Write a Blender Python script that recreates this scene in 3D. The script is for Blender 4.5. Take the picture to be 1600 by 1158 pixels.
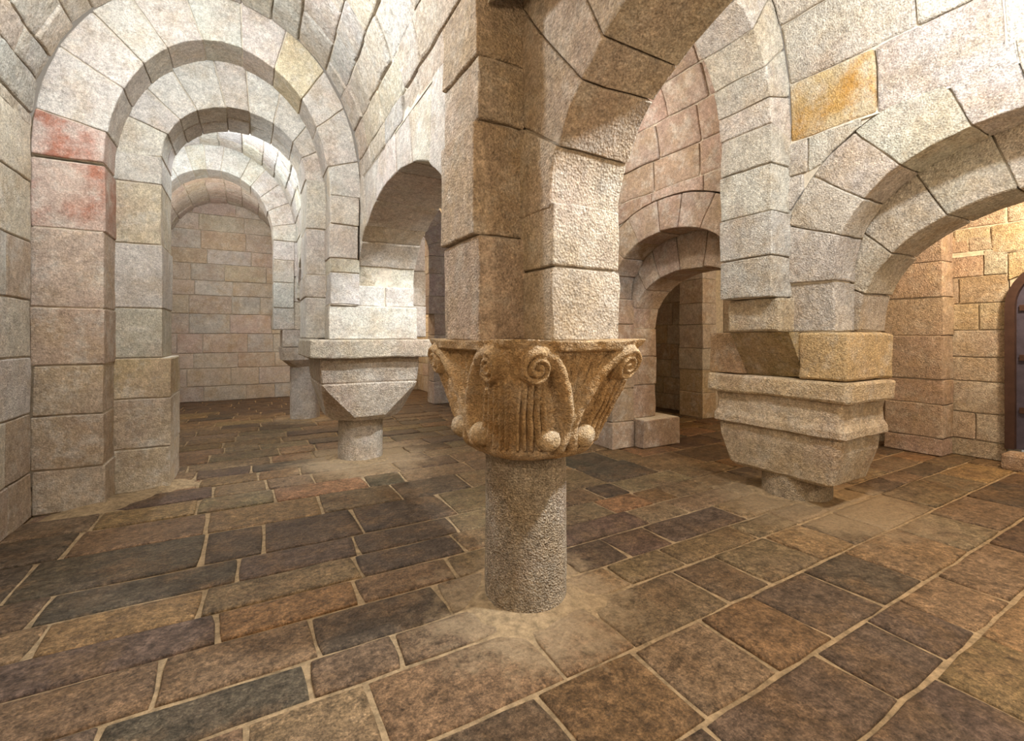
import bpy, bmesh, math, random
import numpy as np
from mathutils import Vector, noise
for o in list(bpy.data.objects): bpy.data.objects.remove(o)
SC = bpy.context.scene
COL = SC.collection
PI = math.pi
rnd = random.Random(11)

# ------------------------------------------------------------------ camera
YAW = math.radians(29.3)
EYE = 1.35
cam_d = bpy.data.cameras.new('camera'); cam = bpy.data.objects.new('camera', cam_d); COL.objects.link(cam)
cam.location = (0, 0, EYE); cam.rotation_euler = (PI/2, 0, -YAW)
cam_d.sensor_width = 36; cam_d.lens = 730/1600*36; cam_d.shift_y = -(579-526)/1600
cam_d.clip_start = 0.05
SC.camera = cam

# ------------------------------------------------------------------ world, lamps, exposure
W = bpy.data.worlds.new('world'); SC.world = W; W.use_nodes = True
W.node_tree.nodes['Background'].inputs[0].default_value = (1.0, .87, .72, 1)
W.node_tree.nodes['Background'].inputs[1].default_value = .17
def lamp(name, loc, watts, col, radius=.09):
    d = bpy.data.lights.new(name, 'POINT'); d.energy = watts; d.color = col; d.shadow_soft_size = radius
    o = bpy.data.objects.new(name, d); COL.objects.link(o); o.location = loc
    return o
COOL = (.87, .94, 1.0); WARM = (1.0, .78, .52); NEUT = (1.0, .93, .83)
lamp('lamp_aisle_bay', (-.45, 3.05, 3.7), 104, COOL)
lamp('lamp_aisle_far_bay', (-.5, 6.8, 3.5), 66, COOL)
lamp('lamp_aisle_end', (-.4, 9.8, 3.2), 26, NEUT)
lamp('lamp_aisle_near_bay', (-.75, -.35, 2.5), 52, WARM)
lamp('lamp_nave_near_bay', (2.5, .55, 3.45), 120, COOL)
lamp('lamp_nave_low', (2.75, -.8, 1.75), 62, WARM)
lamp('lamp_nave_bay', (2.5, 3.6, 3.45), 32, NEUT)
lamp('lamp_nave_end', (2.6, 10.6, 3.0), 90, WARM)
lamp('lamp_side_aisle', (6.1, 1.0, 2.75), 118, WARM)
lamp('lamp_side_aisle_far', (6.0, 3.9, 2.7), 8, WARM)
sp = bpy.data.lights.new('added_spot_on_pier', 'SPOT'); sp.energy = 230; sp.color = COOL; sp.spot_size = math.radians(48); sp.spot_blend = .5; sp.shadow_soft_size = .05  # added spot, boosts the nave lamp's light on the carved column's pier
so = bpy.data.objects.new('added_spot_on_pier', sp); COL.objects.link(so); so.location = (2.55, .50, 3.35)
def aim(o, p): o.rotation_euler = (Vector(p)-Vector(o.location)).to_track_quat('-Z', 'Y').to_euler()
sp2 = bpy.data.lights.new('spot_on_plain_capital', 'SPOT'); sp2.energy = 270; sp2.color = COOL; sp2.spot_size = math.radians(40); sp2.spot_blend = .6; sp2.shadow_soft_size = .05
so2 = bpy.data.objects.new('spot_on_plain_capital', sp2); COL.objects.link(so2); so2.location = (2.55, 2.85, 3.3); aim(so2, (1.15, 4.95, .95))
so.rotation_euler = (Vector((1.38, 1.75, 1.85))-Vector(so.location)).to_track_quat('-Z', 'Y').to_euler()
SC.view_settings.view_transform = 'Standard'; SC.view_settings.look = 'None'
SC.view_settings.gamma = 1; SC.view_settings.use_curve_mapping = False
SC.view_settings.exposure = .82

# ------------------------------------------------------------------ materials
def nodes(name):
    m = bpy.data.materials.new(name); m.use_nodes = True
    nt = m.node_tree; b = nt.nodes['Principled BSDF']
    b.inputs['Specular IOR Level'].default_value = .2
    return m, nt, b
def nz(nt, pos, scale, detail=4, rough=.6):
    n = nt.nodes.new('ShaderNodeTexNoise'); n.inputs['Scale'].default_value = scale
    n.inputs['Detail'].default_value = detail; n.inputs['Roughness'].default_value = rough
    nt.links.new(pos, n.inputs['Vector']); return n.outputs['Fac']
def ramp(nt, fac, a, b, lo=0., hi=1.):
    r = nt.nodes.new('ShaderNodeMapRange'); r.inputs[1].default_value = a; r.inputs[2].default_value = b
    r.inputs[3].default_value = lo; r.inputs[4].default_value = hi; nt.links.new(fac, r.inputs[0]); return r.outputs[0]
def mix(nt, fac, a, b, mode='MIX'):
    n = nt.nodes.new('ShaderNodeMix'); n.data_type = 'RGBA'; n.blend_type = mode
    for v, i in ((fac, 0), (a, 6), (b, 7)):
        if hasattr(v, 'links') or hasattr(v, 'is_output'): nt.links.new(v, n.inputs[i])
        else: n.inputs[i].default_value = v
    return n.outputs[2]
def grey(nt, v):
    n = nt.nodes.new('ShaderNodeCombineColor')
    for i in range(3): nt.links.new(v, n.inputs[i])
    return n.outputs[0]
def math_(nt, op, a, b):
    n = nt.nodes.new('ShaderNodeMath'); n.operation = op
    for i, v in enumerate((a, b)):
        if hasattr(v, 'links'): nt.links.new(v, n.inputs[i])
        else: n.inputs[i].default_value = v
    return n.outputs[0]
def stone_mat(name, tint2=(.50, .36, .20, 1), t2=.35, white=.30, bump=.5, bscale=30, pits=.4, rough=.92, vein=(.55, 1.1), dist=.012, speck=.85, tint3=(.56, .40, .33, 1), grime=.25, dust=None, grain=0):
    """stone whose base colour is the object's own colour, with blotches, lime haze, grain and tooled relief"""
    m, nt, b = nodes(name)
    g = nt.nodes.new('ShaderNodeNewGeometry'); pos = g.outputs['Position']
    oi = nt.nodes.new('ShaderNodeObjectInfo'); c = oi.outputs['Color']
    add = nt.nodes.new('ShaderNodeVectorMath'); add.operation = 'ADD'; nt.links.new(pos, add.inputs[0])
    cmb = nt.nodes.new('ShaderNodeCombineXYZ'); nt.links.new(math_(nt, 'MULTIPLY', oi.outputs['Random'], 7.), cmb.inputs[0])
    nt.links.new(cmb.outputs[0], add.inputs[1]); p2 = add.outputs[0]
    c = mix(nt, ramp(nt, nz(nt, p2, 3.1, 5, .65), .47, .64, 0, t2), c, tint2)
    c = mix(nt, ramp(nt, nz(nt, pos, 1.7, 5, .6), .5, .68, 0, t2*.8), c, tint3)
    c = mix(nt, ramp(nt, nz(nt, p2, 5.2, 7, .75), .49, .66, 0, white), c, (.80, .77, .70, 1))
    c = mix(nt, ramp(nt, nz(nt, pos, 13, 6, .8), .57, .70, 0, grime), c, (.12, .085, .06, 1))
    c = mix(nt, 1., c, grey(nt, ramp(nt, nz(nt, p2, 8, 6, .7), .3, .7, vein[0]+.25, vein[1])), 'MULTIPLY')
    c = mix(nt, 1., c, grey(nt, ramp(nt, nz(nt, pos, 95, 6, .85), .36, .64, speck-.3, 1.2)), 'MULTIPLY')
    c = mix(nt, 1., c, grey(nt, ramp(nt, nz(nt, pos, 34, 6, .8), .38, .62, .5+speck*.5-.12, 1.1)), 'MULTIPLY')
    if grain:
        c = mix(nt, 1., c, grey(nt, ramp(nt, nz(nt, pos, 17, 9, .85), .36, .64, 1-grain, 1+grain)), 'MULTIPLY')
    if dust:
        tot = None
        for (dx, dy, dr) in dust:
            vd = nt.nodes.new('ShaderNodeVectorMath'); vd.operation = 'DISTANCE'; nt.links.new(pos, vd.inputs[0]); vd.inputs[1].default_value = (dx, dy, 0)
            wob_ = math_(nt, 'ADD', vd.outputs['Value'], math_(nt, 'MULTIPLY', math_(nt, 'SUBTRACT', nz(nt, pos, 6.5, 8, .8), .5), 1.3))
            r_ = ramp(nt, wob_, dr*1.2, dr*.7, 0, .75)
            tot = r_ if tot is None else math_(nt, 'MAXIMUM', tot, r_)
        c = mix(nt, tot, c, mix(nt, 1., (.36, .26, .155, 1), grey(nt, ramp(nt, nz(nt, pos, 40, 6, .8), .35, .65, .6, 1.2)), 'MULTIPLY'))
    nt.links.new(c, b.inputs['Base Color']); b.inputs['Roughness'].default_value = rough
    h = math_(nt, 'ADD', math_(nt, 'MULTIPLY', nz(nt, pos, bscale, 8, .72), .8), math_(nt, 'MULTIPLY', nz(nt, pos, bscale*.3, 3, .5), .9))
    if pits:
        v = nt.nodes.new('ShaderNodeTexVoronoi'); v.inputs['Scale'].default_value = bscale*1.8
        nt.links.new(pos, v.inputs['Vector'])
        h = math_(nt, 'ADD', h, math_(nt, 'MULTIPLY', v.outputs['Distance'], pits))
    bp = nt.nodes.new('ShaderNodeBump'); bp.inputs['Strength'].default_value = bump; bp.inputs['Distance'].default_value = dist
    nt.links.new(h, bp.inputs['Height']); nt.links.new(bp.outputs[0], b.inputs['Normal'])
    return m
M = {}
M['stone'] = stone_mat('ashlar_stone', grain=.14, bump=.75, bscale=44, pits=.3, white=.55, t2=.4)
M['rough'] = stone_mat('tooled_stone', grain=.16, bump=.9, bscale=48, pits=.5, white=.35, dist=.014, speck=.74, t2=.45, grime=.45)
M['vault'] = stone_mat('rubble_vault_stone', grain=.2, bump=.9, bscale=22, pits=.2, dist=.03, white=.45, grime=.5)
M['smooth'] = stone_mat('dressed_wall_stone', bump=.45, bscale=30, pits=.15, t2=.5, white=.4)
M['pitted'] = stone_mat('granular_stone', grain=.15, bump=1., bscale=60, pits=1.0, white=.25, t2=.3, dist=.012, speck=.62, grime=.5)
M['carved'] = stone_mat('carved_ochre_stone', tint2=(.50, .27, .09, 1), t2=.6, white=.30, bump=.9, bscale=70, pits=.7, dist=.008, speck=.7, tint3=(.45, .28, .13, 1), grime=.5)
M['flag'] = stone_mat('flagstone', tint2=(.22, .13, .065, 1), t2=.7, white=0, bump=1., bscale=26, pits=.25, rough=.5, vein=(.3, 1.35), dist=.014, speck=.62, tint3=(.17, .115, .075, 1), grime=.6, grain=.5, dust=[(1.27, 2.05, .50), (1.09, 5.35, .68), (4.05, 2.15, .74), (.8, 8.4, .5)])
M['red'] = stone_mat('red_stained_stone', tint2=(.46, .19, .125, 1), t2=.95, white=.5, bump=.7, bscale=40, tint3=(.50, .27, .19, 1))
M['orange'] = stone_mat('orange_stained_stone', tint2=(.52, .28, .075, 1), t2=1., white=.35, bump=.85, bscale=48, pits=.5, dist=.014, tint3=(.55, .38, .16, 1))
def plain(name, col, rough=.95, var=.3, scale=20, bump=.4, metal=0, dist=.01):
    m, nt, b = nodes(name)
    g = nt.nodes.new('ShaderNodeNewGeometry'); pos = g.outputs['Position']
    c = mix(nt, 1., (*col, 1), grey(nt, ramp(nt, nz(nt, pos, scale, 6, .7), .3, .7, 1-var, 1+var)), 'MULTIPLY')
    nt.links.new(c, b.inputs['Base Color']); b.inputs['Roughness'].default_value = rough; b.inputs['Metallic'].default_value = metal
    bp = nt.nodes.new('ShaderNodeBump'); bp.inputs['Strength'].default_value = bump; bp.inputs['Distance'].default_value = dist
    nt.links.new(nz(nt, pos, scale*3, 5), bp.inputs['Height']); nt.links.new(bp.outputs[0], b.inputs['Normal'])
    return m
M['mortar'] = plain('lime_mortar', (.56, .49, .39), var=.35)
M['floor_mortar'] = plain('sandy_floor_mortar', (.31, .22, .125), scale=22, var=.5, bump=.8, dist=.012)
M['iron'] = plain('dark_violet_iron', (.075, .068, .10), .45, .25, 12, .15)
M['frame'] = plain('brown_door_frame', (.06, .034, .028), .5, .25, 10, .2)

# ------------------------------------------------------------------ object helpers
STONES = []
def link(name, verts, faces, mat, parent=None, color=None, smooth=True, crisp=0):
    P = np.asarray(verts, float)
    c = (P.min(0)+P.max(0))/2
    me = bpy.data.meshes.new(name); me.from_pydata((P-c).tolist(), [], faces)
    if smooth: me.polygons.foreach_set('use_smooth', [True]*len(me.polygons))
    me.materials.append(M[mat]); me.update()
    if crisp: me.set_sharp_from_angle(angle=math.radians(crisp))
    o = bpy.data.objects.new(name, me); COL.objects.link(o)
    if parent is not None:
        o.parent = parent; o.location = Vector(c)-WORLD[parent.name]
    else: o.location = c
    WORLD[o.name] = Vector(c)
    if color is not None: o.color = (*color, 1); STONES.append((o, Vector(c)))
    return o
WORLD = {}
def root(name, loc, label=None, cat=None, group=None, kind=None):
    o = bpy.data.objects.new(name, None); COL.objects.link(o); o.location = loc; o.empty_display_size = .1
    WORLD[o.name] = Vector(loc)
    if label: o['label'] = label; o['kind'] = 'thing'
    if cat: o['category'] = cat
    if group: o['group'] = group
    if kind: o['kind'] = kind
    return o
TAN = [(.60, .51, .40), (.62, .54, .44), (.57, .50, .41), (.58, .47, .37), (.62, .56, .46), (.57, .47, .35)]
PALE = [(.66, .62, .55), (.64, .61, .55), (.67, .62, .53), (.62, .57, .51), (.64, .57, .50), (.65, .59, .47)]
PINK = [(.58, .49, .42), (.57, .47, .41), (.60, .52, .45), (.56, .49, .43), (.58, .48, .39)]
WARMS = [(.58, .46, .32), (.56, .43, .31), (.60, .49, .35), (.55, .42, .31), (.58, .45, .29)]
GREYS = [(.58, .54, .48), (.55, .51, .46), (.60, .55, .47), (.54, .48, .42), (.61, .57, .51)]
PINKD = [(.54, .40, .32), (.52, .38, .30), (.56, .43, .35), (.50, .38, .31), (.54, .41, .30)]
BRN = [(.44, .32, .235), (.42, .305, .225), (.46, .345, .26), (.40, .30, .22)]
def jit(c, a=.05):
    k = 1+rnd.uniform(-a, a)*1.6
    return tuple(max(.02, v*k*(1+rnd.uniform(-a, a)*.5)) for v in c)

def axis_pts(L, b, seg):
    """positions 0..1 along an edge of metric length L with bevel lines"""
    b = min(b, L*.3)
    n = max(1, min(6, int(round((L-2*b)/seg))))
    inner = [b+(L-2*b)*i/n for i in range(n+1)]
    return np.array([0.]+inner+[L])/L, b/L
def block_mesh(F, U, V, Wd, size, bev=.009, gap=.009, seg=.12, rough=.006, freq=5., inset=None):
    """one masonry block: box in (u,v,w) bent through F, edges rounded, faces uneven. U,V,Wd=(lo,hi); size=metres along each"""
    lo = np.array([U[0], V[0], Wd[0]]); hi = np.array([U[1], V[1], Wd[1]]); ext = hi-lo
    ax = []; bf = []
    for i in range(3):
        p, b = axis_pts(size[i], bev, seg if i < 2 else seg*1.6); ax.append(p); bf.append(b)
    n = [len(a) for a in ax]
    idx = {}; verts = []
    gaps = [gap/size[0]/2, gap/size[1]/2, 0.]
    def vid(i, j, k):
        key = (i, j, k)
        if key in idx: return idx[key]
        q = [ax[0][i], ax[1][j], ax[2][k]]
        e = [i in (0, n[0]-1), j in (0, n[1]-1), k in (0, n[2]-1)]
        cnt = sum(e)
        if cnt >= 2:
            f = .32 if cnt == 2 else .45
            for d in range(3):
                if e[d]: q[d] = q[d]+bf[d]*f if q[d] < .5 else q[d]-bf[d]*f
        for d in range(2): q[d] = gaps[d]+q[d]*(1-2*gaps[d])
        P = Vector(F(*(lo+ext*np.array(q))))
        if rough:
            if cnt >= 2: P += noise.noise_vector(P*23.)*min(.005, rough*.7)
            P += noise.noise_vector(P*freq)*rough + noise.noise_vector(P*freq*3.1+Vector((7, 3, 1)))*rough*.55
        idx[key] = len(verts); verts.append(P); return idx[key]
    faces = []
    c = lo+ext*.5; e = ext*.05
    f0 = np.array(F(*c)); J = np.array([np.array(F(*(c+np.eye(3)[d]*e[d])))-f0 for d in range(3)])
    flip = np.linalg.det(J) < 0
    for d in range(3):
        a, b_ = [(1, 2), (2, 0), (0, 1)][d]
        for side in (0, n[d]-1):
            for i in range(n[a]-1):
                for j in range(n[b_]-1):
                    def q(ii, jj):
                        t = [0, 0, 0]; t[d] = side; t[a] = ii; t[b_] = jj; return vid(*t)
                    f = [q(i, j), q(i+1, j), q(i+1, j+1), q(i, j+1)]
                    if (side == 0) != flip: f.reverse()
                    faces.append(f)
    return verts, faces
def block(parent, F, U, V, Wd, size, color, mat='stone', name='stone', proud=0., **k):
    v, f = block_mesh(F, U, V, (Wd[0], Wd[1]), size, **k)
    return link(name, v, f, mat, parent, color, crisp=14)
def core(parent, F, U, V, Wd, nu=12, nv=2, nw=1, mat='mortar', name='mortar'):
    vs = []; fs = []; key = {}
    n = (nu, nv, nw); R = (U, V, Wd)
    def vid(*t):
        if t not in key:
            key[t] = len(vs); vs.append(Vector(F(*[R[d][0]+(R[d][1]-R[d][0])*t[d]/n[d] for d in range(3)])))
        return key[t]
    for d in range(3):
        a, b = [(1, 2), (2, 0), (0, 1)][d]
        for s in (0, n[d]):
            for i in range(n[a]):
                for j in range(n[b]):
                    def q(ii, jj):
                        t = [0, 0, 0]; t[d] = s; t[a] = ii; t[b] = jj; return vid(*t)
                    f = [q(i, j), q(i+1, j), q(i+1, j+1), q(i, j+1)]
                    if s == 0: f.reverse()
                    fs.append(f)
    return link(name, vs, fs, mat, parent, smooth=False)
def cuts(lo, hi, a, b, first=None):
    """random joint positions between lo and hi with spacing a..b"""
    out = [lo]
    if first: out.append(lo+first)
    while hi-out[-1] > b: out.append(out[-1]+rnd.uniform(a, b))
    if hi-out[-1] < a*.55 and len(out) > 1: out.pop()
    out.append(hi); return out
XYZ = lambda u, v, w: (u, w, v)             # wall in the XZ plane, w = Y
YZX = lambda u, v, w: (w, u, v)             # wall in the YZ plane, w = X
def box(parent, x, y, z, color, mat='stone', name='stone', **k):
    F = lambda u, v, w: (u, w, v)
    return block(parent, F, x, z, y, (x[1]-x[0], z[1]-z[0], y[1]-y[0]), color, mat, name, **k)
def stack(parent, x, y, zs, pal, mat='stone', split=None, wob=.008, inset=.022, **k):
    """a pier or jamb: courses of blocks on a mortar core"""
    core(parent, XYZ, (x[0]+inset, x[1]-inset), (zs[0], zs[-1]), (y[0]+inset, y[1]-inset), 1, 1)
    for i in range(len(zs)-1):
        w = lambda: rnd.uniform(-wob, wob)
        X = (x[0]+w(), x[1]+w()); Y = (y[0]+w(), y[1]+w())
        if split and i % 2 == split[1]:
            if split[0] == 'x':
                s = X[0]+(X[1]-X[0])*rnd.uniform(.35, .65)
                box(parent, (X[0], s-.003), Y, (zs[i], zs[i+1]), jit(rnd.choice(pal)), mat, **k); box(parent, (s+.003, X[1]), Y, (zs[i], zs[i+1]), jit(rnd.choice(pal)), mat, **k)
            else:
                s = Y[0]+(Y[1]-Y[0])*rnd.uniform(.35, .65)
                box(parent, X, (Y[0], s-.003), (zs[i], zs[i+1]), jit(rnd.choice(pal)), mat, **k); box(parent, X, (s+.003, Y[1]), (zs[i], zs[i+1]), jit(rnd.choice(pal)), mat, **k)
        else: box(parent, X, Y, (zs[i], zs[i+1]), jit(rnd.choice(pal)), mat, **k)
def curve(c, z0, a, b, n=2.):
    def f(t):
        ct, st = math.cos(t), math.sin(t)
        return (c+a*math.copysign(abs(ct)**(2/n), ct), z0+b*abs(st)**(2/n))
    return f
def rect_ext(c, z0, lo, hi, zt):
    def f(t):
        ct, st = math.cos(t), max(math.sin(t), 1e-4)
        k = (zt-z0)/st
        if ct > 1e-6: k = min(k, (hi-c)/ct)
        if ct < -1e-6: k = min(k, (c-lo)/-ct)
        return (c+ct*k, z0+st*k)
    return f
def ring(parent, plane, inn, ext, w, n, pal, mat='stone', t=(0, PI), wsplit=1, wob=.008, inset=.026, name='voussoir', coremat='mortar', **k):
    """arch ring of wedge blocks between two curves"""
    def F(u, v, ww):
        a = inn(u); b = ext(u); p = (a[0]+(b[0]-a[0])*v, a[1]+(b[1]-a[1])*v)
        return plane(p[0], p[1], ww)
    def seglen(f, a, b):
        s = 0; q = f(a)
        for i in range(1, 9):
            r = f(a+(b-a)*i/8); s += math.hypot(r[0]-q[0], r[1]-q[1]); q = r
        return s
    th = math.hypot(ext(PI/2)[0]-inn(PI/2)[0], ext(PI/2)[1]-inn(PI/2)[1])
    core(parent, F, t, (inset/max(th, .1), 1-.02), (w[0]+inset, w[1]-inset), 36, 1, mat=coremat)
    # joints at even arc length along the mean line
    mid = lambda u: ((inn(u)[0]+ext(u)[0])/2, (inn(u)[1]+ext(u)[1])/2)
    ts = np.linspace(t[0], t[1], 241); L = [0]
    for i in range(240):
        a, b = mid(ts[i]), mid(ts[i+1]); L.append(L[-1]+math.hypot(b[0]-a[0], b[1]-a[1]))
    L = np.array(L)
    cut = [i/n+(rnd.uniform(-.17, .17)/n if 0 < i < n else 0) for i in range(n+1)]
    tt = np.interp(np.array(cut)*L[-1], L, ts)
    for i in range(n):
        ws = [w[0], w[1]]
        if wsplit > 1:
            m = [w[0]+(w[1]-w[0])*(j+rnd.uniform(-.18, .18))/wsplit for j in range(1, wsplit)]
            ws = [w[0]]+m+[w[1]]
        ln = seglen(mid, tt[i], tt[i+1])
        a, b = inn((tt[i]+tt[i+1])/2), ext((tt[i]+tt[i+1])/2)
        rad = max(.06, math.hypot(a[0]-b[0], a[1]-b[1]))
        for j in range(len(ws)-1):
            dv = rnd.uniform(-wob, wob)/rad
            g = .003
            W0 = ws[j]+(rnd.uniform(-wob, wob)*.7 if j == 0 else g); W1 = ws[j+1]+(rnd.uniform(-wob, wob)*.7 if j == len(ws)-2 else -g)
            block(parent, F, (tt[i], tt[i+1]), (dv, 1.), (W0, W1), (ln, rad, W1-W0), jit(rnd.choice(pal)), mat, name, **k)
def wall(parent, plane, w, u, z, ch, ln, pal, mat='stone', lower=None, zs=None, face=0, depth=.22, corecut=True, minh=.05, name='stone', wob=.006, core_=True, **k):
    """coursed wall; face=0: dressed face at w[0], 1: at w[1]. lower(u): stones start above this height"""
    zs = zs or cuts(z[0], z[1], *ch)
    if face == 0: wi = (w[0], w[0]+depth)
    else: wi = (w[1]-depth, w[1])
    if core_:
        c0 = (w[0]+.022, w[1]) if face == 0 else (w[0], w[1]-.022)
        if lower:
            def FC(uu, vv, ww):
                lz = min(max(z[0], lower(uu)+.01), z[1]-.01); return plane(uu, lz+(z[1]-lz)*vv, ww)
            core(parent, FC, u, (0, 1), c0, 60, 1)
        else: core(parent, plane, u, z, c0, 1, 1)
    for i in range(len(zs)-1):
        us = cuts(u[0], u[1], *ln, first=rnd.uniform(ln[0]*.5, ln[1]*.9))
        for j in range(len(us)-1):
            segs = [(us[j], us[j+1])]
            if lower:
                sm = np.linspace(us[j], us[j+1], 25); ok = [zs[i+1]-max(zs[i], lower(s)) > minh for s in sm]
                segs = []; st = None
                for q, s in enumerate(sm):
                    if ok[q] and st is None: st = s
                    if st is not None and (not ok[q] or q == 24):
                        en = sm[q-1] if not ok[q] else s
                        if en-st > .05: segs.append((st, en))
                        st = None
            for (a, b) in segs:
                o = rnd.uniform(-wob, wob)
                if lower:
                    def F(uu, vv, ww, z0=zs[i], z1=zs[i+1]):
                        lz = max(z0, lower(uu)); return plane(uu, lz+(z1-lz)*vv, ww)
                    block(parent, F, (a, b), (0, 1), (wi[0]+o, wi[1]+o), (b-a, zs[i+1]-zs[i], depth), jit(rnd.choice(pal)), mat, name, **k)
                else:
                    block(parent, plane, (a, b), (zs[i], zs[i+1]), (wi[0]+o, wi[1]+o), (b-a, zs[i+1]-zs[i], depth), jit(rnd.choice(pal)), mat, name, **k)
def vault(parent, cv, y, t, pal, ch=(.2, .34), ln=(.32, .62), mat='vault', thick=.2, stones=True, first_us=None, **k):
    """barrel vault shell along Y; cv(theta) gives (x,z) of the soffit"""
    def F(u, v, w):
        a = cv(v); e = 1e-3; b0, b1 = cv(v-e), cv(v+e)
        tx, tz = b1[0]-b0[0], b1[1]-b0[1]; L = math.hypot(tx, tz) or 1
        return (a[0]+tz/L*w, u, a[1]-tx/L*w)
    core(parent, F, y, t, (.025, thick+.05), 1, 30)
    if not stones: return
    ts = np.linspace(t[0], t[1], 161); L = [0]
    for i in range(160):
        a, b = cv(ts[i]), cv(ts[i+1]); L.append(L[-1]+math.hypot(b[0]-a[0], b[1]-a[1]))
    cs = cuts(0, L[-1], *ch); tt = np.interp(cs, L, ts)
    for i in range(len(tt)-1):
        us = cuts(y[0], y[1], *ln, first=rnd.uniform(.2, ln[1]))
        if i == 0 and first_us: us = first_us
        for j in range(len(us)-1):
            o = rnd.uniform(-.012, .012)
            block(parent, F, (us[j], us[j+1]), (tt[i], tt[i+1]), (o, thick), (us[j+1]-us[j], cs[i+1]-cs[i], thick), jit(rnd.choice(pal)), mat, 'stone', rough=.011, bev=.016, seg=.13, gap=.01, **k)

# ------------------------------------------------------------------ floor
floor = root('floor', (2.8, 5, 0), kind='structure')
def slab(name, x, y, z, mat, parent):
    v = [(a, b, c) for c in z for b in y for a in x]
    f = [(0, 2, 3, 1), (4, 5, 7, 6), (0, 1, 5, 4), (1, 3, 7, 5), (3, 2, 6, 7), (2, 0, 4, 6)]
    return link(name, v, f, mat, parent, smooth=False)
slab('mortar_bed', (-2.0, 7.6), (-1.6, 12.2), (-.3, -.010), 'floor_mortar', floor)
BROWN = [(.29, .182, .088), (.26, .167, .088), (.31, .20, .10), (.24, .16, .09), (.28, .16, .075), (.25, .175, .098)]
DARK = [(.125, .088, .058), (.135, .090, .058), (.115, .088, .060), (.14, .092, .062)]
rows = [.05, .43, .78, 1.09, 1.5, 1.88, 2.12, 2.43, 2.7, 2.99, 3.3, 3.82, 4.28, 4.65, 5.0, 5.3]
while rows[-1] < 11.7: rows.append(rows[-1]+rnd.uniform(.26, .40))
fixed = {3: [-1.5, -.8, -.2, .3, .95, 1.42, 1.87, 2.28, 2.78, 3.25, 3.95, 4.55, 5.3, 6.0, 6.6, 7.1]}
tiles = []
for i in range(len(rows)-1):
    xs = fixed.get(i) or cuts(-1.5+rnd.uniform(-.3, 0), 7.15, .30, .85)
    for j in range(len(xs)-1): tiles.append((xs[j], xs[j+1], rows[i], rows[i+1]))
def skew(x): return .02*(x-1.) if x > 1 else 0
def tile_mesh(t):
    x0, x1, y0, y1 = t
    g = rnd.uniform(.006, .012); zt = rnd.uniform(-.004, .004)
    c0, c1 = [rnd.uniform(-.010, .010) for _ in range(2)]
    nx = max(2, int((x1-x0)/.12)); ny = 3
    out = []
    base = [(x0+g+c0, y0+g), (x1-g+c1, y0+g), (x1-g-c1, y1-g), (x0+g-c0, y1-g)]
    for e in range(4):
        a, b = base[e], base[(e+1) % 4]; n = nx if e % 2 == 0 else ny
        for s in range(n):
            k = s/n; px, py = a[0]+(b[0]-a[0])*k, a[1]+(b[1]-a[1])*k
            w = noise.noise_vector(Vector((px*7, py*7, 3.3)))
            corner = .004 if s == 0 else 0
            cx, cy = (x0+x1)/2, (y0+y1)/2
            px += w.x*.008+math.copysign(corner, cx-px)*(1 if s == 0 else 0); py += w.y*.008+math.copysign(corner, cy-py)*(1 if s == 0 else 0)
            out.append((px, py))
    N = len(out); cx, cy = (x0+x1)/2, (y0+y1)/2
    vs = []; fs = []
    for (ins, z) in ((0, -.03), (0, zt-.007), (.008, zt), (.05, zt+.002)):
        for (px, py) in out:
            L = math.hypot(cx-px, cy-py) or 1; k = min(.8, ins/L)
            qx, qy = px+(cx-px)*k, py+(cy-py)*k
            vs.append((qx, qy+skew(qx), z+noise.noise(Vector((qx*4, qy*4, 1)))*.004))
    for r in range(3):
        for s in range(N):
            t2 = (s+1) % N; fs.append((r*N+s, r*N+t2, (r+1)*N+t2, (r+1)*N+s))
    fs.append(tuple(3*N+s for s in range(N)))
    return vs, fs
def seen(t):
    x, y = (t[0]+t[1])/2, (t[2]+t[3])/2; d = x*math.sin(YAW)+y*math.cos(YAW); r = x*math.cos(YAW)-y*math.sin(YAW)
    if d < .8 or abs(r/d) > 1.25: return -1
    px = 800+730*r/d
    if px < 60 and d > 3.6: return -1
    return 1/d
tiles.sort(key=lambda t: -seen(t))
far_v, far_f = [], []
k = 0
dark_at = [(1.0, 3.6), (2.55, 1.3), (3.0, 1.3), (.62, 2.75), (-.9, 3.5), (-.2, 3.55), (.15, 3.1), (1.3, 1.05), (2.1, 2.3), (2.2, 1.7), (.35, 2.2), (1.75, .95), (2.6, .95), (-.35, 4.75), (3.2, 3.3), (-.55, 3.1)]
for t in tiles:
    s = seen(t)
    v, f = tile_mesh(t)
    if s > 0 and k < 300:
        c = jit(rnd.choice(BROWN if rnd.random() < .74 else DARK), .12)
        if any(t[0] <= p[0] < t[1] and t[2] <= p[1] < t[3] for p in dark_at): c = jit(rnd.choice(DARK), .1)
        o = link('flagstone', v, f, 'flag', floor, c); k += 1
    else:
        b = len(far_v); far_v += v; far_f += [tuple(i+b for i in q) for q in f]
far = link('far_flagstones', far_v, far_f, 'flag', floor, (.15, .10, .066)); far['kind'] = 'stuff'
def apron(x, y, r0, R, zt=.022, seed=0):
    vs, fs = [], []; n = 56; m = 7
    for j in range(m+1):
        q = j/m
        for i in range(n):
            a = 2*PI*i/n; rr = r0+(R*(1+.42*noise.noise(Vector((math.cos(a)*1.6+seed, math.sin(a)*1.6, seed))))-r0)*q
            px, py = x+rr*math.cos(a), y+rr*math.sin(a)
            vs.append((px, py, zt*(1-q)**1.3-.012*q*q+.006*noise.noise(Vector((px*9, py*9, seed)))*(1-q*.4)))
    for j in range(m):
        for i in range(n):
            i2 = (i+1) % n; fs.append((j*n+i, (j+1)*n+i, (j+1)*n+i2, j*n+i2))
    return link('mortar_skirt', vs, fs, 'floor_mortar', floor)
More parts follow.
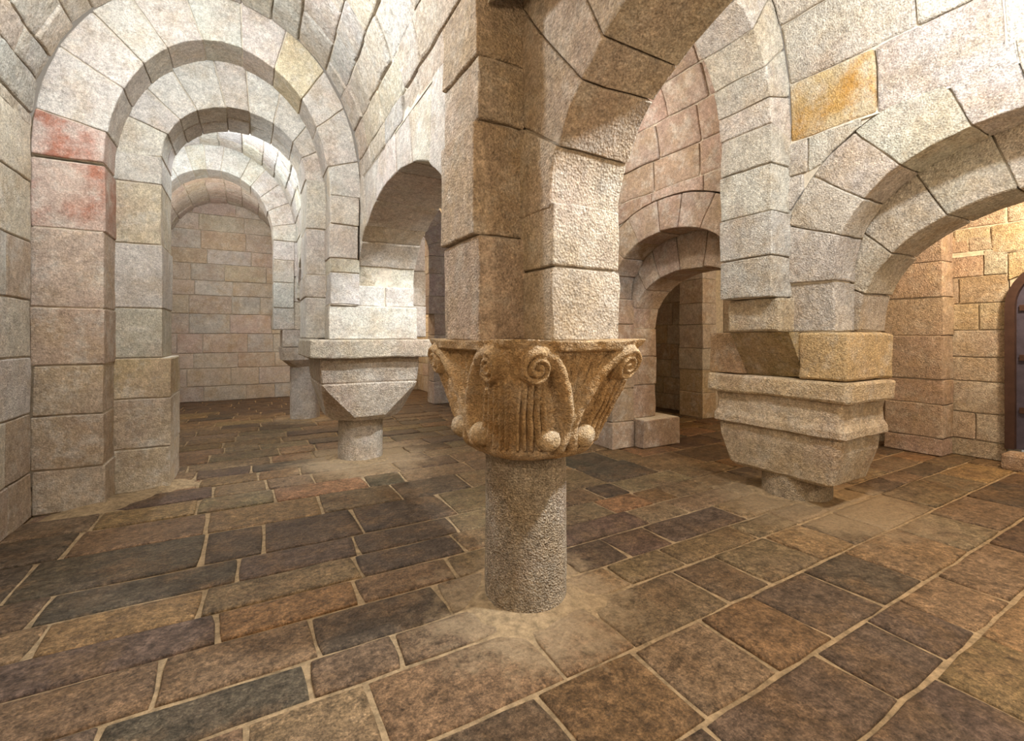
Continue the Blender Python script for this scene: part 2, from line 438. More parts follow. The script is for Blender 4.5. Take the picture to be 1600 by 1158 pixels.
apron(-1.02, 4.86, .002, .36, zt=.05, seed=5.5); apron(-.66, 5.2, .002, .28, zt=.04, seed=9.5)
apron(1.27, 2.11, .15, .40, seed=1.3); apron(1.09, 5.43, .15, .45, seed=4.1); apron(4.12, 2.30, .15, .5, seed=7.7); apron(.80, 8.45, .15, .5, seed=2.2)

# ------------------------------------------------------------------ shared arch curves
V_L2 = curve(-.43, 2.85, 1.07, 1.31, 2.1)                # aisle vault beyond the double arch
V_L = curve(-.225, 2.9, 1.19, 1.42)                     # aisle vault
V_N = curve(2.655, 2.88, 1.10, 1.52, 2.3)             # nave vault
V_E = curve(5.77, 2.25, 1.28, 1.25, 2.1)               # side aisle vault

# ------------------------------------------------------------------ aisle arch of two orders (wall pier to plain column)
a1 = root('stone_arch', (-.2, 4.95, 0), 'tall pale outer arch of the aisle with red-stained blocks in its wall jamb', 'arch')
zsL = [0, .336, .747, 1.13, 1.573, 2.176, 2.70]
stack(a1, (-1.43, -1.0), (4.8, 5.17), zsL, PALE+TAN, inset=.014, seg=.09)
zsR = [1.66, 1.98, 2.12, 2.45, 2.75]
stack(a1, (.67, .955), (4.82, 5.17), zsR, PALE, inset=.014, seg=.09)
ring(a1, XYZ, curve(-.165, 2.72, .835, 1.2, 2.05), curve(-.23, 2.72, 1.2, 1.63, 2.1), (4.8, 5.17), 11, PALE, inset=.016, seg=.08, wob=.008)
a2 = root('stone_arch', (-.1, 5.4, 0), 'pale inner ring of the double arch, springing from its ochre-footed wall jamb', 'arch')
zsI = [0, .376, .81, 1.16, 1.6, 2.16, 2.695, 2.95]
stack(a2, (-1.05, -.61), (5.13, 5.75), zsI[:4], TAN+WARMS, inset=.014, seg=.09)
stack(a2, (-1.05, -.675), (5.15, 5.75), zsI[3:], PALE+TAN, inset=.014, seg=.09)
stack(a2, (.49, .70), (5.15, 5.75), [1.33, 1.75, 1.98, 2.45, 2.95], PALE, inset=.014, seg=.09)
ring(a2, XYZ, curve(-.092, 2.95, .583, .56, 2.1), curve(-.165, 2.9, .9, 1.1), (5.16, 5.75), 9, PALE, inset=.016, seg=.08, wsplit=2)

# ------------------------------------------------------------------ far aisle arch
a3 = root('stone_arch', (-.43, 8.4, 0), 'distant white stone arch before the end wall of the aisle', 'arch')
stack(a3, (-1.43, -1.2), (8.15, 8.6), [0, .5, .95, 1.4, 1.9, 2.4, 2.85], PALE, inset=.014, seg=.12)
stack(a3, (.31, .62), (8.15, 8.6), [1.46, 1.8, 2.2, 2.55, 2.85], PALE, inset=.014, seg=.12)
ring(a3, XYZ, curve(-.445, 2.85, .755, .95, 2.1), curve(-.43, 2.85, 1.10, 1.34, 2.1), (8.15, 8.6), 13, PALE, inset=.016, seg=.1)
# masonry filling the haunches beside the far arch
stack(a3, (.60, .98), (8.17, 8.55), [1.46, 1.9, 2.3, 2.85, 3.3], PALE, seg=.14)

# ------------------------------------------------------------------ near aisle arch, rising off the carved column out over the aisle
a0 = root('stone_arch', (-.1, 2.16, 0), 'tan stone arch springing off the west arm of the carved column pier', 'arch')
stack(a0, (-1.43, -1.05), (1.95, 2.38), [0, .5, 1., 1.5, 2., 2.5, 3.05], TAN, seg=.14)
ring(a0, XYZ, curve(-.07, 3.35, .98, .75), curve(-.23, 3.0, 1.2, 1.4), (1.95, 2.38), 11, TAN, 'rough', seg=.1)

# ------------------------------------------------------------------ pier on the carved column
pc = root('masonry_pier', (1.27, 2.11, 1.33), 'rough tan cross-shaped pier standing on the carved capital', 'pier')
stack(pc, (.91, 1.18), (1.96, 2.40), [1.325, 1.83, 2.36, 2.66, 3.02, 3.45], [(.56, .45, .33), (.58, .47, .36), (.54, .42, .30)], 'rough', seg=.07, rough=.009, wob=.012, inset=.03)
stack(pc, (1.155, 1.56), (1.71, 2.3), [1.325, 1.66], [(.58, .48, .36)], 'rough', seg=.07, rough=.008, inset=.03)
stack(pc, (1.16, 1.555), (1.70, 2.3), [1.66, 1.95], [(.58, .47, .35)], 'rough', seg=.07, rough=.008, inset=.03)
stack(pc, (1.10, 1.58), (2.25, 2.56), [1.325, 1.7, 2.0], TAN, 'rough', inset=.03)
stack(pc, (1.5, 1.78), (1.98, 2.40), [1.45, 1.8, 2.3, 2.7, 3.06], TAN, 'rough', inset=.03)

# ------------------------------------------------------------------ arcade arches along the column line
aS = root('stone_arch', (1.36, .52, 0), 'massive tan stone arch with a dark soffit rising from the carved column towards the nave', 'arch')
inn = curve(.50, 1.92, 1.21, .76, 2.15)
ring(aS, YZX, inn, rect_ext(.50, 1.92, -.9, 2.02, 3.1), (1.16, 1.56), 11, [(.56, .46, .34), (.58, .48, .36), (.54, .43, .31)], 'rough', seg=.07, rough=.009, wob=.012)
stack(aS, (1.16, 1.56), (-.95, -.71), [0, .6, 1.2, 1.92], TAN, 'rough', seg=.2)
aM = root('stone_arch', (1.25, 3.6, 0), 'low stone arch with shadowed soffit between the carved column and the plain capital', 'arch')
ring(aM, YZX, curve(3.65, 1.86, 1.31, .74, 2.05), rect_ext(3.65, 1.86, 2.30, 5.05, 2.93), (.965, 1.56), 11, PALE, seg=.1, wsplit=1, rough=.008)
aF = root('stone_arch', (1.25, 7., 0), 'pale stone arch joining the plain capital to the distant column', 'arch')
ring(aF, YZX, curve(7.0, 1.95, 1.05, .65, 2.2), rect_ext(7.0, 1.95, 5.7, 8.3, 2.9), (.65, 1.3), 9, PALE, seg=.14)
aG = root('stone_arch', (1.25, 10.2, 0), 'dim stone arch between the distant column and the end wall', 'arch')
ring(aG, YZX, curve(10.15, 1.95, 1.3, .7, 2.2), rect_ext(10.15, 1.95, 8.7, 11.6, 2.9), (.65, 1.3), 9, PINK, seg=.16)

# ------------------------------------------------------------------ pier on the plain column
pl = root('masonry_pier', (1.12, 5.4, 1.32), 'smooth white ashlar pier standing on the plain slab capital', 'pier')
stack(pl, (.665, 1.56), (4.85, 5.9), [1.32, 1.66], PALE, inset=.014, seg=.1)
stack(pl, (.955, 1.56), (4.93, 5.95), [1.66, 1.875], PALE, seg=.1, split=('x', 0))
stack(pl, (.70, .99), (5.17, 5.9), [1.66, 2., 2.4, 2.8, 3.2], PALE, seg=.14)
stack(pl, (1.54, 1.78), (5.2, 5.65), [1.34, 1.7, 2.1, 2.5, 3.05], PINK, seg=.14)

# ------------------------------------------------------------------ nave cross arches
aN = root('stone_arch', (2.65, 2.38, 0), 'bright stilted nave arch whose leg overhangs the stepped capital as a corbel', 'arch')
zsN = [1.66, 1.98, 2.33, 2.70, 3.0]
stack(aN, (3.50, 3.79), (2.16, 2.61), zsN, PALE, 'rough', seg=.07, rough=.008, inset=.03)
ring(aN, XYZ, curve(2.65, 3.0, .85, .93, 2.1), curve(2.655, 2.9, 1.12, 1.53, 2.3), (2.16, 2.61), 12, PALE, 'rough', seg=.08, rough=.008)
aN2 = root('stone_arch', (2.65, 5.42, 0), 'pinkish nave arch beyond the low arcade arch, springing beside the plain capital pier', 'arch')
ring(aN2, XYZ, curve(2.65, 3.05, .86, .85), curve(2.655, 3.0, 1.1, 1.38, 2.2), (5.2, 5.65), 11, PINK, seg=.12)
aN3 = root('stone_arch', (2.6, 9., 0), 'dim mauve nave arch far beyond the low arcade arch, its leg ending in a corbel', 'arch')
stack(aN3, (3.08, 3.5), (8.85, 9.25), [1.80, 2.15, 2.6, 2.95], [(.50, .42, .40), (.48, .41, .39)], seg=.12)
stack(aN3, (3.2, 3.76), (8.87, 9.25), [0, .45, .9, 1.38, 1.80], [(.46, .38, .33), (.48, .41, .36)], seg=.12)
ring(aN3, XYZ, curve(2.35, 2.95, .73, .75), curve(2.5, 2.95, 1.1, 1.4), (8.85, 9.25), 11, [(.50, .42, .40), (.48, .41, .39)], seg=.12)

# ------------------------------------------------------------------ arcade of the stepped capital (two orders each side)
wR = root('arcade_wall', (4.1, 2.2, 1.38), 'white nave wall with an orange-stained block above the wide shadowed arch', 'wall')
sC, sZ, sA, sB, sN = .64, 1.76, 1.20, .87, 2.45
nC, nZ, nA, nB, nN = 3.43, 1.80, .83, .65, 2.2
def low_R(u):
    z = 1.385
    for c, z0, a, b, n, r in ((sC, sZ, sA, sB, sN, .40), (nC, nZ, nA, nB, nN, .34)):
        x = abs(u-c)/(a+r)
        if x < 1: z = max(z, z0+(b+r)*(1-x**n)**(1/n)+.004)
    if 1.84 < u < 2.62: return z if z > 1.39 else 1.385
    return z if z > 1.39 else (9. if abs(u-3.2) > 1.2 else 9.)
RW = [(.66, .61, .53), (.64, .58, .50), (.62, .56, .50), (.66, .60, .50), (.60, .53, .47)]
wall(wR, YZX, (3.75, 4.2), (-.75, 2.62), (1.385, 2.89), None, (.40, .75), RW, 'rough', lower=low_R, zs=[1.385, 1.67, 2.02, 2.36, 2.62, 2.89], seg=.085, rough=.009)
wall(wR, YZX, (3.75, 4.2), (2.62, 4.6), (1.385, 2.89), None, (.40, .7), PINKD, 'stone', lower=lambda u: low_R(u) if u < 4.6 else 0, zs=[1.385, 1.75, 2.1, 2.45, 2.65, 2.89], seg=.1, rough=.006)
aB = root('stone_arch', (3.9, .64, 0), 'wide white ring of wedge stones above the stepped capital, framing the side aisle', 'arch')
ring(aB, YZX, curve(sC, sZ, sA, sB, sN), curve(sC, sZ, sA+.40, sB+.40, sN), (3.75, 4.06), 11, RW, 'rough', seg=.07, rough=.009, wob=.012)
stack(aB, (3.76, 4.065), (1.84, 2.24), [1.385, 1.76], [(.64, .58, .50)], 'rough', seg=.08)
aB2 = root('stone_arch', (4.3, .62, 0), 'lower shadowed inner ring behind the wide white arch, opening on the side aisle', 'arch')
ring(aB2, YZX, curve(.62, 1.39, 1.2, .88, 2.3), curve(.62, 1.39, 1.62, 1.42, 2.4), (4.07, 4.49), 10, TAN, 'rough', seg=.09, rough=.007)
aC = root('stone_arch', (3.9, 3.43, 0), 'small pinkish stone arch over the low doorway behind the carved column', 'arch')
ring(aC, YZX, curve(nC, nZ, nA, nB, nN), curve(nC, nZ, nA+.34, nB+.34, nN), (3.75, 4.08), 9, PINKD, 'stone', seg=.08)
stack(aC, (3.75, 4.1), (4.25, 4.62), [0, .32, .72, 1.12, 1.5, 1.80], BRN, seg=.1)
aC2 = root('stone_arch', (4.3, 3.43, 0), 'shadowed lower ring recessed inside the small pinkish doorway arch', 'arch')
ring(aC2, YZX, curve(3.43, 1.45, .84, .63, 2.1), curve(3.43, 1.45, 1.22, 1.3, 2.3), (4.09, 4.5), 9, PINKD, 'stone', seg=.09)
stack(aC2, (4.1, 4.5), (4.27, 4.62), [.34, .75, 1.1, 1.45], BRN, seg=.1)
stack(aC2, (4.11, 4.75), (4.1, 4.62), [0, .34], [(.42, .31, .225)], seg=.1)

# solid masonry north of the doorway
wN = root('wall_nave', (4.1, 8., 0), kind='structure')
wall(wN, YZX, (3.75, 4.4), (4.62, 11.6), (0, 3.2), (.28, .42), (.4, .8), PINK+TAN, seg=.16)

# ------------------------------------------------------------------ outer walls
wl = root('wall_left', (-1.43, 5, 0), kind='structure')
wall(wl, YZX, (-1.9, -1.42), (2.4, 4.79), (0, 2.95), None, (.45, .8), TAN+PALE, 'stone', zs=[0, .34, .78, 1.2, 1.62, 2.05, 2.5, 2.95], face=1, seg=.1)
wall(wl, YZX, (-1.9, -1.42), (5.76, 8.14), (0, 2.95), (.3, .45), (.45, .8), PALE, 'stone', face=1, seg=.2)
core(wl, YZX, (-1.5, 2.4), (0, 3.), (-1.9, -1.45), 1, 1); wall(wl, YZX, (-1.9, -1.42), (8.6, 11.6), (0, 2.95), (.3, .45), (.45, .8), PINK+PALE, 'stone', face=1, seg=.2)
wb = root('wall_back', (1., 11.6, 0), kind='structure')
wall(wb, XYZ, (11.6, 12.1), (-1.5, 1.3), (0, 4.5), (.30, .42), (.4, .85), PINK+TAN+GREYS, 'smooth', seg=.2)
wall(wb, XYZ, (11.6, 12.1), (1.3, 3.9), (0, 4.5), (.30, .42), (.4, .85), WARMS+TAN, 'smooth', seg=.25)
wr = root('wall_right', (7.05, 2.6, 0), kind='structure')
wall(wr, YZX, (7.05, 7.5), (1.76, 5.2), (0, 2.6), None, (.35, .75), WARMS+TAN, 'rough', zs=[0, .2, .5, .85, 1.12, 1.42, 1.72, 2.02, 2.3, 2.6], seg=.12)
wall(wr, YZX, (6.8, 7.5), (5.2, 7.6), (0, 2.6), (.28, .42), (.35, .75), PINK+WARMS, 'stone', seg=.2)
def low_door(u): 
    x = abs(u-1.26)/.5
    return 2.19+.0 if x >= 1 else 1.67+.5*math.sqrt(max(0, 1-x*x))+.03
wall(wr, YZX, (7.05, 7.5), (-.6, .74), (0, 2.6), (.28, .40), (.35, .75), WARMS+TAN, 'rough', seg=.16)
wall(wr, YZX, (7.05, 7.5), (.74, 1.76), (1.67, 2.6), None, (.3, .5), WARMS, 'rough', lower=low_door, zs=[1.67, 1.95, 2.25, 2.6], seg=.1)
p1 = root('wall_pilaster', (6.9, 2.47, 0), 'reddish ashlar pilaster on the side aisle wall beside the iron door', 'pilaster')
stack(p1, (6.75, 7.05), (2.2, 2.75), [0, .2, .58, .86, 1.36, 1.8, 2.2, 2.6], [(.56, .42, .32), (.56, .40, .31), (.58, .44, .34)], 'rough', seg=.08)
p2 = root('wall_pilaster', (6.65, 5.3, 0), 'brown pilaster with a lit edge seen through the small doorway arch', 'pilaster')
stack(p2, (6.45, 6.80), (5.13, 5.62), [0, .42, .8, 1.15, 1.55, 1.9, 2.3, 2.6], PINK+WARMS, 'stone', seg=.14)
wall(wr, XYZ, (7.6, 8.), (4.4, 7.4), (0, 3.4), (.3, .42), (.4, .8), PINK, 'stone', seg=.25)

# ------------------------------------------------------------------ vaults
c1 = root('ceiling', (-.23, 3.6, 2.9), kind='structure')
vault(c1, V_L, (2.38, 4.80), (0, PI), GREYS+TAN[:3])
c2 = root('ceiling', (-.23, 7., 2.9), kind='structure')
vault(c2, V_L2, (5.75, 8.15), (0, PI), GREYS+PALE, ch=(.2, .3), ln=(.3, .5))
c3 = root('ceiling', (-.23, 10., 2.9), kind='structure')
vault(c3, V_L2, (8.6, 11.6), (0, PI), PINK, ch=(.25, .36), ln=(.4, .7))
c0 = root('ceiling', (-.23, .5, 2.9), kind='structure')
vault(c0, V_L, (-1.3, 1.95), (0, PI), TAN, stones=False)
n0 = root('ceiling', (2.65, .7, 3.05), kind='structure')
vault(n0, V_N, (-.9, 2.16), (0, PI*.5), RW, ch=(.40, .52), ln=(.5, .85), mat='rough', first_us=[-.9, -.25, .35, .95, 1.57, 2.16])
vault(n0, V_N, (-.9, 2.16), (PI*.5, PI), RW, stones=False)
n1 = root('ceiling', (2.65, 3.9, 2.9), kind='structure')
vault(n1, V_N, (2.61, 5.2), (0, PI*.6), PINKD, ch=(.26, .36), ln=(.45, .8), mat='stone')
vault(n1, V_N, (2.61, 5.2), (PI*.6, PI), RW, stones=False)
n2 = root('ceiling', (2.65, 8.5, 3.05), kind='structure')
vault(n2, V_N, (5.65, 8.85), (0, PI), PINK, stones=False)
n3 = root('ceiling', (2.65, 10.4, 3.05), kind='structure')
vault(n3, V_N, (9.25, 11.6), (0, PI), PINK, stones=False)
e0 = root('ceiling', (5.77, 3., 2.3), kind='structure')
vault(e0, V_E, (-.9, 2.2), (0, PI*.75), WARMS, ch=(.26, .36), ln=(.45, .8), mat='rough')
vault(e0, V_E, (2.2, 7.6), (0, PI), WARMS, stones=False)

# ------------------------------------------------------------------ columns
def lathe(name, c, prof, mat, parent, color, n=56, rough=.004, freq=9):
    vs, fs = [], []
    for (r, z) in prof:
        for i in range(n):
            a = 2*PI*i/n; p = Vector((c[0]+r*math.cos(a), c[1]+r*math.sin(a), z))
            d = noise.noise(p*freq)*rough; vs.append(p+Vector((math.cos(a), math.sin(a), 0))*d)
    for j in range(len(prof)-1):
        for i in range(n):
            i2 = (i+1) % n; fs.append((j*n+i, j*n+i2, (j+1)*n+i2, (j+1)*n+i))
    fs.append(tuple(range(n-1, -1, -1))); fs.append(tuple((len(prof)-1)*n+i for i in range(n)))
    return link(name, vs, fs, mat, parent, color)
def shaft(c, r, h, parent, color, mat='pitted', neck=False):
    p = [(r*1.015, -.05)]+[(r*(1.012-.012*i/10), h*i/10) for i in range(11)]
    if neck: p[-1:] = [(r, h-.06), (r*1.05, h-.045), (r*1.07, h-.02), (r*1.05, h)]
    return lathe('shaft', c, p, mat, parent, color)
def loft(name, secs, mat, parent, color, rough=.005, freq=8, sub=3):
    """closed loft through sections [(z, [(x,y)...])] of equal point counts, each edge subdivided"""
    vs, fs = [], []; n = len(secs[0][1])*sub
    for z, poly in secs:
        m = len(poly)
        for i in range(m):
            a, b = poly[i], poly[(i+1) % m]
            for s in range(sub):
                k = s/sub; p = Vector((a[0]+(b[0]-a[0])*k, a[1]+(b[1]-a[1])*k, z)); vs.append(p+noise.noise_vector(p*freq)*rough)
    for j in range(len(secs)-1):
        for i in range(n):
            i2 = (i+1) % n; fs.append((j*n+i, j*n+i2, (j+1)*n+i2, (j+1)*n+i))
    fs.append(tuple(range(n-1, -1, -1))); fs.append(tuple((len(secs)-1)*n+i for i in range(n)))
    return link(name, vs, fs, mat, parent, color, smooth=False)
def octo(cx, cy, hx, hy, cut):
    c = cut
    return [(cx-hx+c, cy-hy), (cx+hx-c, cy-hy), (cx+hx, cy-hy+c), (cx+hx, cy+hy-c), (cx+hx-c, cy+hy), (cx-hx+c, cy+hy), (cx-hx, cy+hy-c), (cx-hx, cy-hy+c)]

# carved column
CX, CY = 1.27, 2.115
kc = root('stone_column', (CX, CY, 0), 'squat stone column with an ochre capital carved with volutes, fluted leaves and balls', 'column')
shaft((CX, CY), .212, .79, kc, (.56, .46, .34), neck=True)
def carved_capital():
    z0, z1 = .77, 1.335; Hh = z1-z0
    def relief(s, v, hw):
        """height of the carving on a face; s in -1..1 across (numpy), v in 0..1 up, hw half width"""
        X = np.abs(s)*hw; Z = v*Hh
        h = np.zeros_like(X)
        def ridge(pts, wid, amp, h):
            best = np.full(X.shape, 9.)
            for (a, b) in zip(pts[:-1], pts[1:]):
                ax, az = a[0]*hw, a[1]*Hh; bx, bz = b[0]*hw, b[1]*Hh
                dx, dz = bx-ax, bz-az; L2 = dx*dx+dz*dz+1e-9
                t = np.clip(((X-ax)*dx+(Z-az)*dz)/L2, 0, 1)
                best = np.minimum(best, np.hypot(X-ax-t*dx, Z-az-t*dz))
            k = np.clip(1-best/wid, 0, 1)
            return np.maximum(h, amp*np.sqrt(k*(2-k)))
        # leaf field under the stalk, recessed panel between the two stalks
        cx, cz = .66, .795
        sx = .066/hw; sz = .066/Hh
        stalk = [(.12, .13), (.05, .24), (.05, .36), (.12, .50), (.22, .64), (.34, .77), (.46, .865), (.56, .905), (.66, .90)]
        sp = []
        for i in range(40):
            a = PI/2-2*PI*1.9*i/39; r = 1-.82*i/39
            sp.append((cx+math.cos(a)*sx*r*1.05, cz+math.sin(a)*sz*r*1.05))
        h = ridge(stalk, .036, .050, h)
        h = ridge(sp, .0165, .056, h)
        disc = np.clip(1-np.hypot(X-cx*hw, Z-cz*Hh)/.086, 0, 1)
        h = np.maximum(h, .034*np.clip(disc*5, 0, 1))
        for i, q in enumerate((.30, .44, .58, .72, .86)):
            top = (.50+.09*i, .66 if i > 0 else .6)
            h = ridge([top, (.6*top[0]+.4*q+.02, .42), (q, .13)], .0155, .026, h)
        for q in (.10, .24): h = ridge([(.02, .40), (q*.5, .62), (q, .86)], .014, .020, h)
        lip = np.clip((v-.895)/.03, 0, 1)*np.clip((.60-np.abs(s))/.12, 0, 1)
        h = np.maximum(h, .042*lip)
        h = np.maximum(h, (.010+.018*np.clip((.75-np.abs(s))/.2, 0, 1))*np.sqrt(np.clip((v-.93)/.04, 0, 1)))
        foot = np.clip((.11-v)/.03, 0, 1); h = np.maximum(h, .014*foot)
        return h
    ns, nv = 96, 84
    S = np.linspace(-1, 1, ns+1)[:-1]; S = np.sign(S)*np.abs(S)**.92
    vv = np.linspace(0, 1, nv+1)
    vs = []; per = 4*ns
    for v in vv:
        ex = 2.6+9*v**1.6
        hx = .312+.080*v**1.4; hy = .350+.192*v**1.25
        if v < .10: k = math.sqrt(max(0, 1-((.10-v)/.10)**2)); hx *= .82+.18*k; hy *= .82+.18*k
        z = z0+Hh*v
        for f in range(4):
            hw = hx if f % 2 == 0 else hy
            R = relief(S, np.full_like(S, v), hw)
            q = (np.abs(S)**ex+1)**(-1/ex)
            for i in range(ns):
                a, b = S[i]*q[i], -q[i]
                lx, ly = (a, b) if f == 0 else (-b, a) if f == 1 else (-a, -b) if f == 2 else (b, -a)
                gx = math.copysign(abs(lx)**(ex-1), lx)/hx; gy = math.copysign(abs(ly)**(ex-1), ly)/hy
                L = math.hypot(gx, gy); g = Vector((gx/L, gy/L, -.25)); 
                P = Vector((CX+lx*hx, CY+ly*hy, z))
                P += g*(R[i]-.026+noise.noise(P*16)*.006+noise.noise(P*45)*.0035)
                vs.append(P)
    fs = []
    for j in range(nv):
        for i in range(per):
            i2 = (i+1) % per; fs.append((j*per+i, j*per+i2, (j+1)*per+i2, (j+1)*per+i))
    fs.append(tuple(range(per-1, -1, -1))); fs.append(tuple(nv*per+i for i in range(per)))
    cap = link('capital', vs, fs, 'carved', kc, (.64, .44, .24)); cap['label'] = 'ochre capital carved with spiral volutes and fluted leaves'
    # ball bosses at the feet of the leaves
    for f in range(4):
        for s in (-.33, .30):
            v = .21; ex = 2.6+9*v**1.6; hx = .312+.080*v**1.4; hy = .350+.192*v**1.25
            q = (abs(s)**ex+1)**(-1/ex); a, b = s*q, -q
            lx, ly = [(a, b), (-b, a), (-a, -b), (b, -a)][f]
            c = Vector((CX+lx*hx*.975, CY+ly*hy*.975, z0+Hh*v)); r = .056
            bv, bf = [], []; n, m = 20, 12
            for j in range(m+1):
                for i in range(n):
                    th = PI*j/m; ph = 2*PI*i/n
                    d = Vector((math.sin(th)*math.cos(ph), math.sin(th)*math.sin(ph), math.cos(th)))
                    bv.append(c+d*(r*(1+.10*noise.noise((c+d*r)*40))))
            for j in range(m):
                for i in range(n):
                    i2 = (i+1) % n; bf.append((j*n+i, (j+1)*n+i, (j+1)*n+i2, j*n+i2))
            ob = link('ball', bv, bf, 'carved', None, (.66, .48, .28))
            ob.parent = cap; ob.location = ob.location-WORLD[cap.name]
carved_capital()

# plain column
kl = root('stone_column', (1.09, 5.43, 0), 'white plain column with a wide square slab and chamfered block capital', 'column')
shaft((1.09, 5.43), .238, .50, kl, (.66, .58, .47), 'rough')
cx, cy = 1.10, 5.42
cb = loft('capital', [(.47, octo(cx, cy, .34, .36, .18)), (.52, octo(cx, cy, .40, .42, .24)), (.80, octo(cx, cy, .475, .48, .05)), (.86, octo(cx, cy, .485, .49, .02)), (.875, octo(cx, cy, .475, .48, .02)), (.89, octo(cx, cy, .485, .49, .015)), (1.02, octo(cx, cy, .50, .505, .01)), (1.13, octo(cx, cy, .50, .505, .01))], 'rough', kl, (.66, .57, .46), sub=5)
box(kl, (.49, 1.715), (4.80, 6.0), (1.13, 1.325), (.60, .52, .40), 'rough', 'abacus', seg=.08, bev=.018, rough=.008)

# distant column
kd = root('stone_column', (.8, 8.45, 0), 'distant grey column with a small stepped capital by the aisle end', 'column')
shaft((.80, 8.45), .225, .90, kd, (.58, .52, .46), 'stone')
loft('capital', [(.86, octo(.8, 8.45, .22, .22, .09)), (.98, octo(.8, 8.45, .36, .34, .06)), (1.18, octo(.8, 8.45, .38, .36, .02))], 'stone', kd, (.60, .52, .44))
box(kd, (.44, 1.2), (8.1, 8.85), (1.18, 1.46), (.58, .52, .45), 'stone', 'impost_block')

# stepped column
RX, RY = 4.12, 2.32
kr = root('stone_column', (RX, RY, 0), 'very short column under a broad tan capital of stepped mouldings', 'column')
shaft((RX, RY), .262, .30, kr, (.60, .48, .34))
def rr(h, g): return octo(RX, RY+.02, h, g, .03)
loft('lower_moulding', [(.19, rr(.255, .40)), (.215, rr(.275, .44)), (.46, rr(.315, .505)), (.55, rr(.322, .512)), (.585, rr(.315, .505))], 'rough', kr, (.66, .53, .37), sub=8, rough=.009)
loft('upper_moulding', [(.575, rr(.335, .53)), (.59, rr(.352, .555)), (.64, rr(.352, .555)), (.69, rr(.335, .535)), (.78, rr(.325, .525)), (.85, rr(.335, .54))], 'rough', kr, (.66, .52, .36), sub=8, rough=.009)
box(kr, (3.745, 4.50), (1.745, 2.94), (.845, 1.02), (.68, .52, .33), 'rough', 'abacus', seg=.08, bev=.025, rough=.011)
box(kr, (3.75, 4.48), (1.76, 2.10), (1.02, 1.385), (.68, .48, .25), 'rough', 'impost_block', seg=.08, bev=.02, rough=.01)
# worn impost: chamfered stone and rear block below the overhanging leg
def hexa(name, lo, hi, z, parent, color, mat='rough'):
    (a, b), (c, d) = lo, hi
    return loft(name, [(z[0], [(a[0], b[0]), (a[1], b[0]), (a[1], b[1]), (a[0], b[1])]), (z[1], [(c[0], d[0]), (c[1], d[0]), (c[1], d[1]), (c[0], d[1])])], mat, parent, color, sub=6, rough=.008)
hexa('impost_block', ((3.86, 4.45), (2.10, 2.60)), ((3.62, 4.45), (2.10, 2.60)), (1.02, 1.385), kr, (.46, .34, .17))
box(kr, (3.78, 4.45), (2.60, 2.93), (1.02, 1.385), (.54, .36, .20), 'rough', 'impost_block', seg=.09, rough=.009)
cor = root('corbel_block', (3.7, 2.35, 1.385), 'tan corbel stone under the overhanging leg of the nave arch', 'corbel')
box(cor, (3.58, 3.80), (2.14, 2.60), (1.385, 1.66), (.60, .50, .36), 'rough', 'stone', seg=.07, rough=.01, bev=.02)

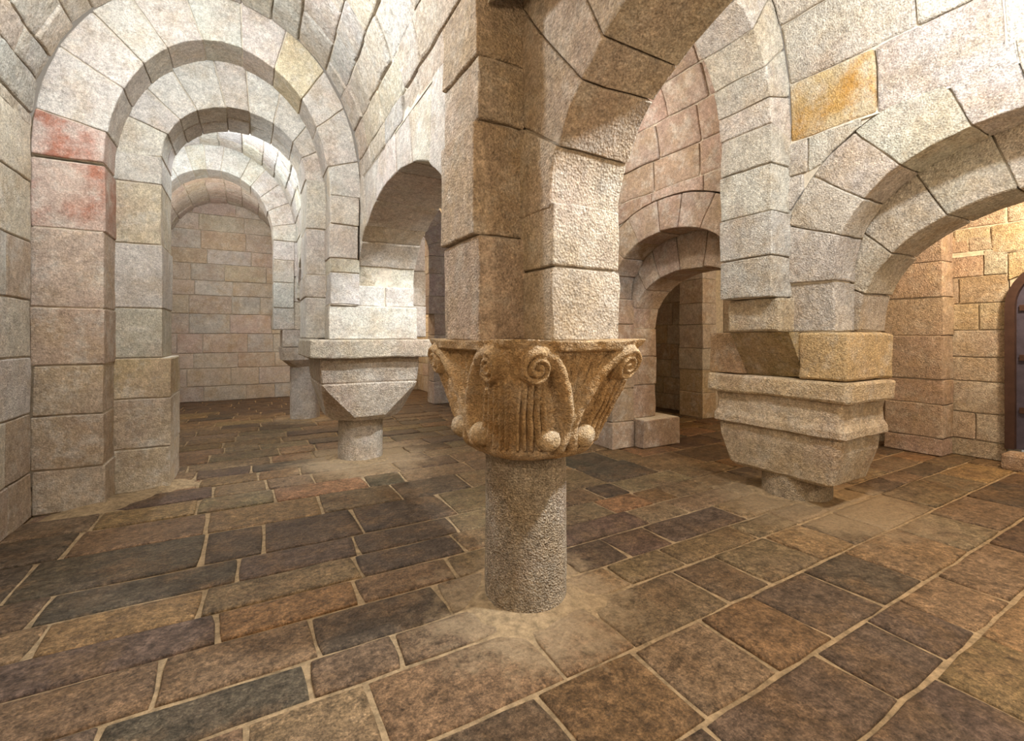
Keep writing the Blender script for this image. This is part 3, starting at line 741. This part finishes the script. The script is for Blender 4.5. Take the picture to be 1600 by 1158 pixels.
# ------------------------------------------------------------------ door and step
dr = root('door_1', (7.05, 1.26, .17), kind='structure')
def arch_panel(name, y0, y1, z0, zs, rise, x, mat, parent, hole=None, n=18):
    """vertical arched slab in the YZ plane between x[0] and x[1]; hole: inner frame inset"""
    def outline(i0):
        c, r = (y0+y1)/2, (y1-y0)/2-i0
        p = [(c+r, z0)]+[(c+r*math.cos(PI*k/n), zs+(rise-i0)*math.sin(PI*k/n)) for k in range(n+1)]+[(c-r, z0)]
        return p
    O = outline(0); N = len(O); vs, fs = [], []
    if hole:
        I = outline(hole)
        for xx in x:
            vs += [(xx, p[0], p[1]) for p in O]; vs += [(xx, p[0], p[1]) for p in I]
        for k in range(N-1):
            fs += [(k, k+1, N+k+1, N+k), (2*N+k+1, 2*N+k, 3*N+k, 3*N+k+1), (k+1, k, 2*N+k, 2*N+k+1), (N+k, N+k+1, 3*N+k+1, 3*N+k)]
        fs += [(0, N, 3*N, 2*N), (2*N-1, N-1, 3*N-1, 4*N-1)]
    else:
        for xx in x: vs += [(xx, p[0], p[1]) for p in O]
        fs += [tuple(range(N)), tuple(range(2*N-1, N-1, -1))]+[(k+1, k, N+k, N+k+1) for k in range(N-1)]+[(0, N-1, 2*N-1, N)]
    return link(name, vs, fs, mat, parent, smooth=False)
arch_panel('door_frame', .76, 1.76, .17, 1.67, .5, (6.96, 7.12), 'frame', dr, hole=.075)
leaf = arch_panel('door_leaf', .835, 1.685, .17, 1.67, .425, (7.02, 7.07), 'iron', dr)
for y in (1.05, 1.26, 1.47):
    slab('batten', (7.005, 7.02), (y-.012, y+.012), (.2, 1.95), 'iron', dr)
for z in (.55, 1.1, 1.62): slab('strap', (6.998, 7.02), (.86, 1.66), (z, z+.06), 'frame', dr)
hd = lathe('handle', (6.99, 1.58), [(.012, 1.05), (.018, 1.08), (.018, 1.18), (.012, 1.21)], 'frame', dr, None, n=12, rough=0)
st = box(None, (6.70, 6.955), (.62, 1.73), (-.01, .17), (.46, .31, .20), 'rough', 'stone_step', seg=.1, bev=.03)
st['label'] = 'low worn brown stone step at the foot of the iron door'; st['category'] = 'step'

# ------------------------------------------------------------------ blocks with a colour of their own
def tint(p, col, mat=None):
    o = min(STONES, key=lambda s: (s[1]-Vector(p)).length)[0]; o.color = (*col, 1)
    if mat: o.data.materials[0] = M[mat]
tint((-1.2, 5.0, 2.44), (.62, .48, .40), 'red'); tint((-1.2, 5.0, 2.95), (.64, .50, .43), 'red'); tint((-1.2, 5.0, 1.87), (.58, .46, .37))
tint((-1.2, 5.0, 1.35), (.54, .41, .31)); tint((-1.2, 5.0, .93), (.54, .43, .31)); tint((-1.2, 5.0, .54), (.55, .43, .30))
tint((-.85, 5.4, 2.4), (.64, .55, .40)); tint((-.83, 5.4, .98), (.62, .49, .30))
tint((3.8, 1.87, 3.12), (.62, .50, .33), 'orange')
tint((.45, 5., 3.75), (.68, .58, .40))
for p in ((-1.2, 5., .17), (-.83, 5.4, .19), (-.83, 5.4, .59), (-1.6, 4.5, .17), (-1.6, 4.5, .56)): tint(p, jit((.57, .46, .335)))
